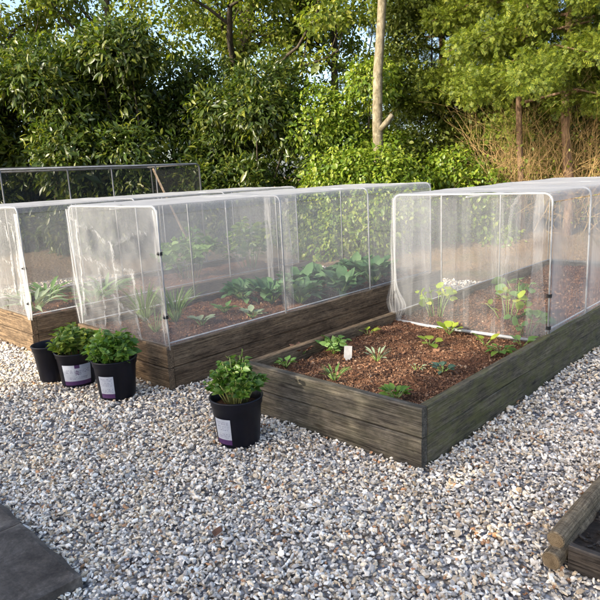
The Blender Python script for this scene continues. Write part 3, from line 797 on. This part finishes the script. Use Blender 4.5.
rosette('seedling', 'dark green seedling behind the right end of the front board', 'seedling', -.274, .194, SZ, 'lf_potato', 16, .07, OVATE, .7, gs, 15)
rosette('seedling', 'single yellow leaved seedling against the left board', 'seedling', -1.136, 1.1, SZ, 'lf_yellow', 4, .08, ROUND, .45, gs, 16)
rosette('seedling', 'yellow green round leaved seedling just in front of the cage', 'seedling', -.644, 1.126, SZ, 'lf_yellow', 6, .075, ROUND, .5, gs, 17)
rosette('seedling', 'big round leaved green seedling against the cage rail', 'seedling', -.351, 1.322, SZ, 'lf_yellow', 5, .085, ROUND, .5, gs, 18)
rosette('seedling', 'flat spreading green seedling beside the right corner of the cage', 'seedling', -.196, 1.214, SZ, 'lf_potato', 14, .075, OVATE, .25, gs, 19)
rosette('seedling', 'upright young leaf at the foot of the cage corner post', 'seedling', -.143, 1.41, SZ, 'lf_young', 5, .09, OVATE, .8, gs, 20)
rosette('seedling', 'tiny pale seedling right of the silvery one', 'seedling', -.427, .629, SZ, 'lf_silver', 7, .04, OVATE, .4, gs, 21)
rosette('seedling', 'yellowish leafy seedling poking out under the front net', 'seedling', -.683, 1.44, SZ, 'lf_yellow', 9, .085, ROUND, .8, gs, 22)
rosette('withered_plant', 'withered brown plant near the left board of the open bed', 'plant', -1.2, .474, SZ, 'dead', 11, .06, OVATE, .9, None, 23)
# white tag
mb = MB(); mb.box((0, 0, .035), (.05, .0025, .075)); mb.add([(-.02, -.0012, 0), (.02, -.0012, 0), (.004, -.0012, -.04), (-.004, -.0012, -.04), (-.02, .0012, 0), (.02, .0012, 0), (.004, .0012, -.04), (-.004, .0012, -.04)],
                                                                     [(0, 3, 2, 1), (4, 5, 6, 7), (0, 1, 5, 4), (1, 2, 6, 5), (2, 3, 7, 6), (3, 0, 4, 7)])
o = mb.build('plant_tag', M['tag_white'], None, False, (-.906, .585, .235), (R(-22), R(4), R(38))); tag(o, 'small white plant tag stuck in the compost', 'plant tag')
# under the near cage
gq = 'squash plants under the near cage'
bushy('squash_plant', 'tall yellow green squash plant inside the near cage', 'plant', -.98, 1.78, SZ, 'lf_yellow', 9, .2, .3, 40, .048, ROUND, group=gq, seed=30, low=.6)
bushy('squash_plant', 'squash plant behind the seam of the near cage', 'plant', -.50, 1.98, SZ, 'lf_yellow', 7, .16, .24, 24, .05, ROUND, group=gq, seed=31, low=.6)
bushy('squash_plant', 'green low squash plant behind the clipped corner of the near cage', 'plant', -.24, 1.72, SZ, 'lf_young', 7, .15, .18, 30, .05, ROUND, group=gq, seed=32, low=.6)
bushy('squash_plant', 'small squash plant at the back of the near cage', 'plant', -.75, 2.7, SZ, 'lf_young', 7, .16, .2, 22, .08, ROUND, group=gq, seed=33, low=.6)
# under the middle cage
gk = 'brassicas under the middle cage'
for i, (x, y, h, lab) in enumerate([(-2.78, 1.36, .26, 'small brassica nearest the grassy onions'), (-2.45, 1.42, .36, 'brassica left of the second hoop post'), (-2.22, 1.55, .33, 'brassica right at the second hoop post'),
                                    (-2.5, 1.85, .38, 'tall brassica in the middle of the row'), (-2.17, 2.06, .36, 'brassica against the side net past the second hoop'), (-2.62, 2.3, .34, 'brassica along the far side of the row'),
                                    (-2.22, 2.62, .42, 'tall darker brassica near the far end'), (-2.6, 2.85, .36, 'last brassica by the end of the cage')]):
    rosette('brassica', lab + ' under the middle cage', 'plant', x, y, .245, 'lf_kale', 46, h * .48, KALE, 1.2, gk, 40 + i, .05, .55)
go = 'grassy onions under the middle cage'
for i, (x, y, n, lab) in enumerate([(-2.88, .38, 60, 'grassy onion tuft behind the front net of the middle cage'), (-2.62, .5, 55, 'second grassy onion tuft back along the middle cage'), (-2.45, .2, 14, 'thin grassy tuft beside the clipped corner of the middle cage')]):
    rosette('onion_tuft', lab, 'plant', x, y, .245, 'lf_grass', n, (.23 if n > 20 else .17), BLADE, 2.2, go, 60 + i, .03, .7)
for i, (x, y) in enumerate([(-2.35, .55), (-2.2, .95), (-2.55, .95)]):
    rosette('seedling', ['small silvery seedling in the front of the middle cage', 'silvery seedling close to the side net of the middle cage', 'green seedling between onions and brassicas'][i], 'seedling', x, y, .245, 'lf_silver' if i < 2 else 'lf_young', 14, .11, OVATE, .6, None, 70 + i)
# under the left cage
gl = 'leafy weeds under the left cage'
for i, (x, y, lab, m) in enumerate([(-4.1, .0, 'pale leafy plant behind the front net of the left cage', 'lf_silver'), (-3.85, .45, 'green strap leaved plant by the side net of the left cage', 'lf_young'), (-4.15, .75, 'strap leaved plant in the middle of the left cage', 'lf_young'), (-4.5, .3, 'leafy plant near the picture edge in the left cage', 'lf_young')]):
    rosette('leafy_plant', lab, 'plant', x, y, .245, m, 34, .20, leaf_template(.2, .5, .3, 5), .9, gl, 80 + i, .04, .4)
bushy('leafy_plant', 'tall bushy plant at the back of the left cage', 'plant', -4.3, 1.9, .245, 'lf_young', 16, .34, .62, 300, .085, OVATE, group=gl, seed=90)
bushy('leafy_plant', 'bright bushy plant in the far part of the left cage', 'plant', -4.2, 2.75, .245, 'lf_potato_y_lit', 16, .34, .66, 300, .085, OVATE, group=gl, seed=91)
# rows in the low bed beyond
for i in range(4):
    for j in range(5):
        if j == 0 and i == 0: t0 = None
        x, y = -7.4 + i * .5, 5.5 + j * .36
        if i == 0 and j == 0:
            t0 = rosette('small_green', 'small leafy green in the rows of the low bed beyond the cages', 'plant', x, y, .2, 'lf_young', 16, .13, OVATE, .7, 'small greens in the low bed', 95)
        else:
            q = t0.copy(); COL.objects.link(q); q.location = (x, y, .2); q.rotation_euler = (0, 0, i + j * 1.7)
            for ch in t0.children:
                d = ch.copy(); COL.objects.link(d); d.parent = q

# ------------------------------------------------------------------ slabs and low log bed in the foreground
def slab(label, x0, x1, y0, y1, z0, h, seed):
    nx, ny = int((x1 - x0) / .02), int((y1 - y0) / .02)
    V, F = grid(nx, ny, x0, x1, y0, y1); n = len(V)
    cx, cy_ = (x0 + x1) / 2, (y0 + y1) / 2
    ed = np.minimum.reduce([V[:, 0] - x0, x1 - V[:, 0], V[:, 1] - y0, y1 - V[:, 1]])
    V[:, :2] += ((np.stack([vnoise(V, 12, seed), vnoise(V, 12, seed + 1)], 1) - .5) * .014) * (ed < .001)[:, None]
    V[:, 2] = h + (vnoise(V, 4, seed) - .5) * .012 + (vnoise(V, 20, seed + 2) - .5) * .004 - .006 * np.exp(-ed / .006)
    B = np.concatenate([np.arange(nx), np.arange(1, ny) * nx + nx - 1, (ny - 1) * nx + np.arange(nx - 2, -1, -1), np.arange(ny - 2, 0, -1) * nx])
    W = V[B].copy(); W[:, 2] = 0; k = len(B); j = np.arange(k); jn = (j + 1) % k
    sk = np.stack([B[j], n + j, n + jn, B[jn]], 1)
    V = np.concatenate([V, W]) - [cx, cy_, 0]
    o = link('paving_slab', nmesh('paving_slab', V, np.concatenate([F, sk[:, ::-1]]), False, [M['slab']]), None, (cx, cy_, z0))
    return tag(o, label, 'paving slab', 'dark paving slabs in the near corner')
slab('dark stone slab in the near left corner, its whole right corner showing', -.985, -.462, -2.3, -1.452, -.004, .054, 3)
slab('dark stone slab at the left picture edge beyond the joint', -1.52, -.997, -2.3, -1.44, -.006, .05, 5)

b = thing('low_bed', 'low log edged bed of dark soil at the right picture edge', 'garden bed', (.73, -.3, 0))
for (x, z, y0, r) in ((.0, .088, .0, .030), (.004, .032, -.045, .033)):
    mb = MB(); ys = np.linspace(y0, 3.2, 26)
    ys[1] = y0 + .005
    rs = [r * (1 + .04 * math.sin(y * 5 + z * 90)) for y in ys]; rs[0] = r * .9
    mb.tube([(.004 * math.sin(y * 3 + z * 60) * min(1, (y - y0) * 4), y, .003 * math.sin(y * 2.3) * min(1, (y - y0) * 4)) for y in ys], rs, 18, 0, False)
    mb.add([mb.v[q] for q in range(18)], [tuple(range(18))], 1)
    o = mb.build('log', [M['wood_pole'], M['endgrain']], b, False, (x, 0, z))
board(b, (.045, .0), (1.35, .0), -.01, .095, .035, M['wood_dark'])
V, F = grid(50, 110, .036, 1.35, .04, 3.2); V[:, 2] = soil_z(V, .05, .03)
m, nt, out = newmat('dark damp soil'); c = ramp(nt, noise(nt, objco(nt), 40, 6, .7), [(.3, (.01, .008, .006)), (.7, (.045, .034, .025))]); pbsdf(nt, out, c, .9, .2); M['soil_dark'] = m
link('soil', nmesh('soil', V, F, True, [M['soil_dark']]), b)
k = 900; P = np.stack([rng.uniform(.04, .9, k), rng.uniform(.04, 1.2, k), np.zeros(k)], 1); P[:, 2] = soil_z(P, .05, .03) + .004
V, F = scatter(CHIPV, CHIPF, P, rng.normal(size=(k, 3)) * [1, 1, .3], rng.normal(size=(k, 3)) * .4 + [0, 0, 1], rng.uniform(.5, 1.6, (k, 1)) * np.array([[.006, .02, .004]]))
o = link('mulch', nmesh('mulch', V, F, mats=[M['wood_dark']]), b); o['kind'] = 'stuff'

# ------------------------------------------------------------------ trees and shrubs
def clump_leaves(clumps, n, leaf, size, droop=.3, out=.7, jit=.6, seed=0, shell=.5, svar=.28):
    rr = np.random.default_rng(seed)
    C = np.array([c[:3] for c in clumps]); Rr = np.array([c[3:6] for c in clumps])
    wgt = (Rr[:, 0] * Rr[:, 2]) ** 1.0; wgt /= wgt.sum()
    i = rr.choice(len(C), n, p=wgt)
    d = unit(rr.normal(size=(n, 3))); q = shell + (1 - shell) * rr.uniform(0, 1, n) ** .6
    q *= 1 + (vnoise(C[i] + d * 2, 2.2, seed) - .5) * .7
    P = C[i] + d * Rr[i] * q[:, None]
    keep = P[:, 2] > .05; P = P[keep]; d = d[keep]; n = len(P)
    ax = d * out + rr.normal(size=(n, 3)) * jit + [0, 0, -droop]
    nr = d * .55 + rr.normal(size=(n, 3)) * .4 + [0, 0, .75]
    return scatter(*leaf, P, ax, nr, size * rr.lognormal(0, svar, n))
def branch(mb, p, d, L, r, depth, rr, tips, spread=.7, up=.15, n=5, thin=.6, kids=3):
    pts = [Vector(p)]; rs = [r]; d = Vector(d).normalized()
    for i in range(n):
        d = (d + Vector(rr.normal(0, .13, 3)) + Vector((0, 0, up * .3))).normalized()
        pts.append(pts[-1] + d * L / n); rs.append(r * (1 - (1 - thin) * (i + 1) / n))
    mb.tube([tuple(q) for q in pts], rs, 7 if r > .03 else 4, 0, False)
    if depth == 0: tips.append(tuple(pts[-1])); return
    for k in range(kids):
        t = rr.uniform(.35, 1) if k else 1
        q = pts[min(n, int(t * n))]
        nd = (d + Vector(rr.normal(0, spread, 3))).normalized()
        branch(mb, q, nd, L * rr.uniform(.5, .75), rs[min(n, int(t * n))] * .6, depth - 1, rr, tips, spread, up, n, thin, kids)
        if t < .9: tips.append(tuple(q))

def shrub(name, label, lat, dep, wid, thick, hgt, n, leaf, size, mat, seed, group=None, droop=.3, bark='bark_dark', ncl=26, base=.0, shell=.5, z0=0):
    rr = np.random.default_rng(seed)
    t = thing(name, label, 'shrub', belt(lat, dep, z0), 0, group)
    cl = []
    for i in range(ncl):
        a = rr.uniform(-1, 1); zz = base + (hgt - base) * rr.uniform(0, 1)
        taper = math.sqrt(max(.05, 1 - max(0, (zz / hgt - .35) / .75) ** 2))
        l = a * wid * taper; dd = rr.uniform(-1, 1) * thick * taper
        p = RH * l + FH * dd; r = rr.uniform(.38, .68) * min(1, .55 + wid * .3)
        cl.append((p[0], p[1], zz, r, r, r * .85))
    V, F = clump_leaves(cl, n, leaf, size, droop, seed=seed, shell=shell)
    link('foliage', nmesh('foliage', V, F, True, [M[mat]]), t)
    mb = MB()
    for k, c in enumerate(cl):
        if k % 2 == 0:
            b = (c[0] * .25 + rr.normal(0, .08), c[1] * .25 + rr.normal(0, .08), -.1)
            mb.tube([b, (c[0] * .55 + rr.normal(0, .1), c[1] * .55 + rr.normal(0, .1), c[2] * .55), (c[0], c[1], c[2] + c[5] * .6)], [.035, .02, .006], 5)
    mb.build('stems', M[bark], t, True)
    return t
gl = 'laurels in the dark hedge behind the cages'
shrub('laurel', 'glossy dark laurel at the left picture edge', -6.6, 11.2, 1.6, .8, 3.9, 38000, LAUREL, .105, 'lf_laurel', 101, gl)
shrub('laurel', 'glossy laurel behind the left poles of the dark cage', -4.6, 11.3, 1.6, .8, 3.7, 40000, LAUREL, .105, 'lf_laurel', 102, gl)
shrub('laurel', 'glossy laurel behind the rounded end of the dark cage', -2.7, 11.2, 1.6, .8, 3.6, 40000, LAUREL, .105, 'lf_laurel', 103, gl)
shrub('laurel', 'laurel filling the hedge behind the long middle cage', -1.9, 11.9, 1.3, .6, 3.5, 26000, LAUREL, .10, 'lf_laurel', 114, gl)
shrub('understorey_shrub', 'dense evergreen shrub deep behind the left laurels', -5.6, 13.0, 2.2, .5, 3.3, 22000, OVATE, .09, 'lf_under', 117, 'understorey shrubs behind the laurels')
shrub('understorey_shrub', 'dense evergreen shrub deep behind the right laurels', -2.0, 13.0, 2.4, .5, 3.0, 22000, OVATE, .09, 'lf_under', 118, 'understorey shrubs behind the laurels')
shrub('laurel', 'dark drooping laurel beside the bright green shrub', -.9, 11.0, 1.5, .7, 2.9, 28000, LAUREL, .10, 'lf_laurel', 104, gl)
shrub('bright_shrub', 'bright yellow green ivy like shrub round the pale trunk', 1.2, 10.9, 1.25, .55, 2.8, 50000, OVATE, .06, 'lf_ivy', 105, 'bright shrubs at the foot of the pale trunk', .5, shell=.6)
shrub('bright_shrub', 'low bright shrub between the two white cages', 2.6, 10.4, .75, .45, 1.4, 18000, OVATE, .06, 'lf_ivy', 106, 'bright shrubs at the foot of the pale trunk', .5, shell=.6)
shrub('bright_shrub', 'bright leafy shrub hiding the foot of the pale trunk', 1.0, 9.75, .75, .25, 1.45, 22000, OVATE, .058, 'lf_ivy', 116, 'bright shrubs at the foot of the pale trunk', .5, shell=.6)
shrub('understorey_shrub', 'green understorey shrub behind the bright shrubs', 2.75, 11.7, 1.5, .7, 4.9, 52000, OVATE, .058, 'lf_under', 107, 'understorey shrubs under the conifers')
shrub('understorey_shrub', 'green understorey shrub behind the bare twigs', 5.0, 12.8, 1.9, .6, 2.6, 20000, OVATE, .08, 'lf_under', 108, 'understorey shrubs under the conifers')
shrub('understorey_shrub', 'tall green shrub between the two conifer trunks and the twigs', 4.3, 11.5, 1.5, .35, 3.5, 42000, OVATE, .055, 'lf_under', 119, 'understorey shrubs under the conifers')
shrub('understorey_shrub', 'green understorey shrub at the right picture edge', 7.2, 12.6, 1.5, .6, 2.8, 14000, OVATE, .08, 'lf_under', 109, 'understorey shrubs under the conifers')

def tree(name, label, lat, dep, hgt, tr, mat, bark, n, size, seed, group=None, leaf=OVATE, first=.35, L=2.2, crown=.62, tdir=(0, 0, 1), nb=9, pos=None, stub=False, spread=.6, kids=3):
    rr = np.random.default_rng(seed)
    p = belt(lat, dep, 0) if pos is None else np.array(pos)
    t = thing(name, label, 'tree', p, 0, group)
    mb = MB(); pts = []; rs = []; d = Vector(tdir).normalized(); q = Vector((0, 0, -.2)); k = 12
    for i in range(k + 1):
        pts.append(tuple(q)); rs.append(tr * (1.25 - .25 * min(1, i / 1.5)) * (1 - .72 * i / k) * rr.uniform(.93, 1.08))
        d = (d + Vector(rr.normal(0, .035, 3)) + Vector((0, 0, .05))).normalized(); q = q + d * (hgt + .2) / k
    mb.tube(pts, rs, 14, 0)
    if stub:
        s = Vector(pts[3]) + (Vector(pts[2]) - Vector(pts[3])) * .12 - Vector((FH[0], FH[1], 0)) * .03 + Vector((RH[0], RH[1], 0)) * .02
        e = s + Vector((RH[0] * .22, RH[1] * .22, .22)); mb.tube([tuple(s), tuple(s * .5 + e * .5 + Vector((0, 0, -.02))), tuple(e)], [.06, .05, .042], 9)
    mb.build('trunk', M[bark], t, True)
    lm = MB(); tips = []
    for i in range(nb):
        f = first + (1 - first) * (i + .5) / nb; j = min(k, int(f * k)); a = i * 2.4 + rr.uniform(-.5, .5)
        branch(lm, pts[j], (math.cos(a), math.sin(a), .35 + .6 * f), L * (1.15 - .6 * f), rs[j] * .5, 2, rr, tips, spread, .2, 5, .6, kids)
    lm.build('limbs', M[bark], t, True)
    cl = [(x, y, z, crown * rr.uniform(.6, 1.1),) * 1 for x, y, z in tips]
    cl = [(x, y, z, r, r, r * .75) for (x, y, z, r) in cl]
    V, F = clump_leaves(cl, n, leaf, size, .25, .5, .8, seed, .25)
    link('crown', nmesh('crown', V, F, True, [M[mat]]), t)
    return t
gt = 'broadleaf trees behind the hedge'
tree('broadleaf_tree', 'leafy tree above the laurel at the left picture edge', -6.6, 13.6, 7.5, .13, 'lf_tree', 'bark_dark', 34000, .08, 201, gt, first=.3, crown=.55)
tree('broadleaf_tree', 'thin leaved tree with sky showing through, above the dark cage', -3.9, 14.5, 8, .13, 'lf_tree', 'bark_dark', 34000, .075, 202, gt, first=.32, crown=.5)
tree('broadleaf_tree', 'tree with a thick dark leaning trunk above the hedge', -1.75, 13.4, 8, .22, 'lf_tree', 'bark_dark', 34000, .08, 203, gt, first=.3, crown=.48, tdir=(.12, .12, 1))
tree('broadleaf_tree', 'sparse tree in front of the sky gap left of the pale trunk', 1.0, 14.6, 7.5, .12, 'lf_tree', 'bark_dark', 24000, .08, 204, gt, first=.35, crown=.45)
tree('pale_trunk_tree', 'tree with a bare pale trunk and a sawn side stub rising from the bright shrub', 1.52, 10.2, 9, .10, 'lf_tree', 'bark_pale', 12000, .08, 205, first=.55, crown=.5, stub=True, tdir=(-.14, -.12, 1))

# conifers: flat sprays of short fingers
def spray_template():
    V = []; F = []
    def quad(a, b, w):
        a = np.array(a); b = np.array(b); d = unit(b - a); s = np.array([d[1], -d[0], 0]) * w
        n = len(V); V.extend([a - s * .6, a + s * .6, b + s, b - s]); F.append((n, n + 1, n + 2, n + 3))
    quad((0, 0, 0), (0, 1, -.12), .035)
    for i in range(4):
        y = .18 + i * .2; l = .42 - .07 * i
        for s in (-1, 1): quad((0, y, -.1 * y), (s * l * .8, y + l * .75, -.1 * y - .06), .04)
    return np.array(V), np.array(F)
SPRAY = spray_template()
def conifer(label, lat, dep, hgt, tr, wid, z0, n, seed, group):
    rr = np.random.default_rng(seed)
    t = thing('conifer', label, 'tree', belt(lat, dep, 0), 0, group)
    mb = MB(); lean = rr.normal(0, .04, 2)
    mb.tube([(lean[0] * z + .03 * math.sin(z * 2), lean[1] * z + .03 * math.cos(z * 1.6), z) for z in np.linspace(-.2, hgt, 14)], [tr * (1 - .8 * i / 13) * rr.uniform(.92, 1.1) for i in range(14)], 12)
    mb.build('trunk', M['bark_red'], t, True)
    lm = MB(); cl = []
    nb = 46
    for i in range(nb):
        f = (i + .5) / nb; z = z0 + (hgt - z0) * f; a = i * 2.4; L = wid * (1 - .6 * f) * rr.uniform(.7, 1.15)
        e = np.array([math.cos(a) * L, math.sin(a) * L, z - .15 * L + .1])
        lm.tube([(lean[0] * z, lean[1] * z, z), (e[0] * .5, e[1] * .5, z + .12), tuple(e)], [.028, .018, .006], 5)
        for s in (.35, .6, .82, 1.0):
            r = .19 * L * (.6 + .5 * s) * rr.uniform(.7, 1.25); cl.append((e[0] * s + rr.normal(0, .12), e[1] * s + rr.normal(0, .12), z + (e[2] - z) * s + .05, r, r, r * .85))
    lm.build('limbs', M['bark_red'], t, True)
    V, F = clump_leaves(cl, n, SPRAY, .075, .1, .8, .7, seed, .3)
    link('crown', nmesh('crown', V, F, False, [M['lf_conifer']]), t)
gc = 'conifers at the right of the belt'
conifer('conifer just right of the pale trunk, dark and dense', 3.1, 12.8, 8, .1, 2.2, 1.3, 56000, 301, gc)
conifer('conifer with a thin bare trunk amid the twigs', 3.78, 10.3, 8, .06, 2.0, 2.25, 60000, 302, gc)
conifer('conifer with the thick reddish trunk near the right picture edge', 4.55, 10.2, 8.5, .085, 2.0, 2.35, 60000, 303, gc)
conifer('conifer deep behind the bare twigs', 5.3, 12.6, 8, .1, 2.3, 1.5, 42000, 305, gc)
conifer('conifer at the right picture edge', 7.3, 12.6, 8, .11, 2.2, 1.4, 48000, 304, gc)

def twig_bush(label, lat, dep, hgt, wid, seed):
    rr = np.random.default_rng(seed)
    t = thing('twig_bush', label, 'shrub', belt(lat, dep, 0), 0, 'bare twiggy bushes under the conifers')
    mb = MB(); tips = []
    for i in range(60):
        a = rr.uniform(0, 6.28); s = rr.uniform(.1, 1) * wid
        branch(mb, (math.cos(a) * s * .4, math.sin(a) * s * .4, -.05), (math.cos(a) * s * .8, math.sin(a) * s * .8, 1), hgt * rr.uniform(.4, .75), .0095, 2, rr, tips, .62, .12, 6, .5, 4)
    mb.build('branches', M['twig'], t, True)
    cl = [(x, y, z, (.12), .12, .12) for x, y, z in tips]
    V, F = clump_leaves(cl, 1300, OVATE, .04, .1, .5, .8, seed, .2)
    link('leaves', nmesh('leaves', V, F, True, [M['lf_tree']]), t)
twig_bush('bare golden twiggy bush behind the near cage roof', 3.95, 10.75, 2.5, .8, 401)
twig_bush('bare golden twiggy bush between the two conifer trunks', 4.75, 10.75, 2.9, .9, 402)
twig_bush('bare twiggy bush right of the thick reddish trunk', 5.6, 10.8, 2.8, 1.0, 403)

# unseen trees, added behind and left of the viewer to shade the foreground
def shade_tree(label, p, hgt, n, seed, first=.3, L=2.0, crown=.6):
    return tree('added_shade_tree', label, 0, 0, hgt, .12, 'lf_tree', 'bark_dark', n, .13, seed, 'unseen trees added to cast shade', first=first, L=L, crown=crown, pos=p)
def sunward(x, y, d): return (x + SUN_AZ[0] * d, y + SUN_AZ[1] * d, 0)
shade_tree('unseen tree added for shading the near gravel', sunward(.3, -.5, 7.0), 4.55, 12000, 501, .2, 1.4, .5)
shade_tree('second unseen tree added for shading the slab corner', sunward(-.9, -1.6, 7.4), 3.4, 5000, 502, .2, 1.2, .5)
shade_tree('third unseen tree added for shading the low log bed', sunward(2.0, -.3, 7.5), 4.2, 8000, 503, .2, 1.3, .5)
shade_tree('fourth unseen tree added for throwing thin shade on the pots', sunward(-2.3, -.5, 7.5), 4.0, 3500, 504, .2, 1.2, .5)

mb = MB(); mb.add(*[[(0, -.03, .004), (.016, -.012, .010), (.02, .01, .006), (.004, .034, .012), (-.016, .014, .007), (-.018, -.01, .012), (0, 0, .003)], [(0, 1, 6), (1, 2, 6), (2, 3, 6), (3, 4, 6), (4, 5, 6), (5, 0, 6)]])
o = mb.build('fallen_leaf', M['dead'], None, False, (-.33, -.96, .016), (0, 0, .6)); tag(o, 'single brown fallen leaf lying on the open gravel', 'leaf')
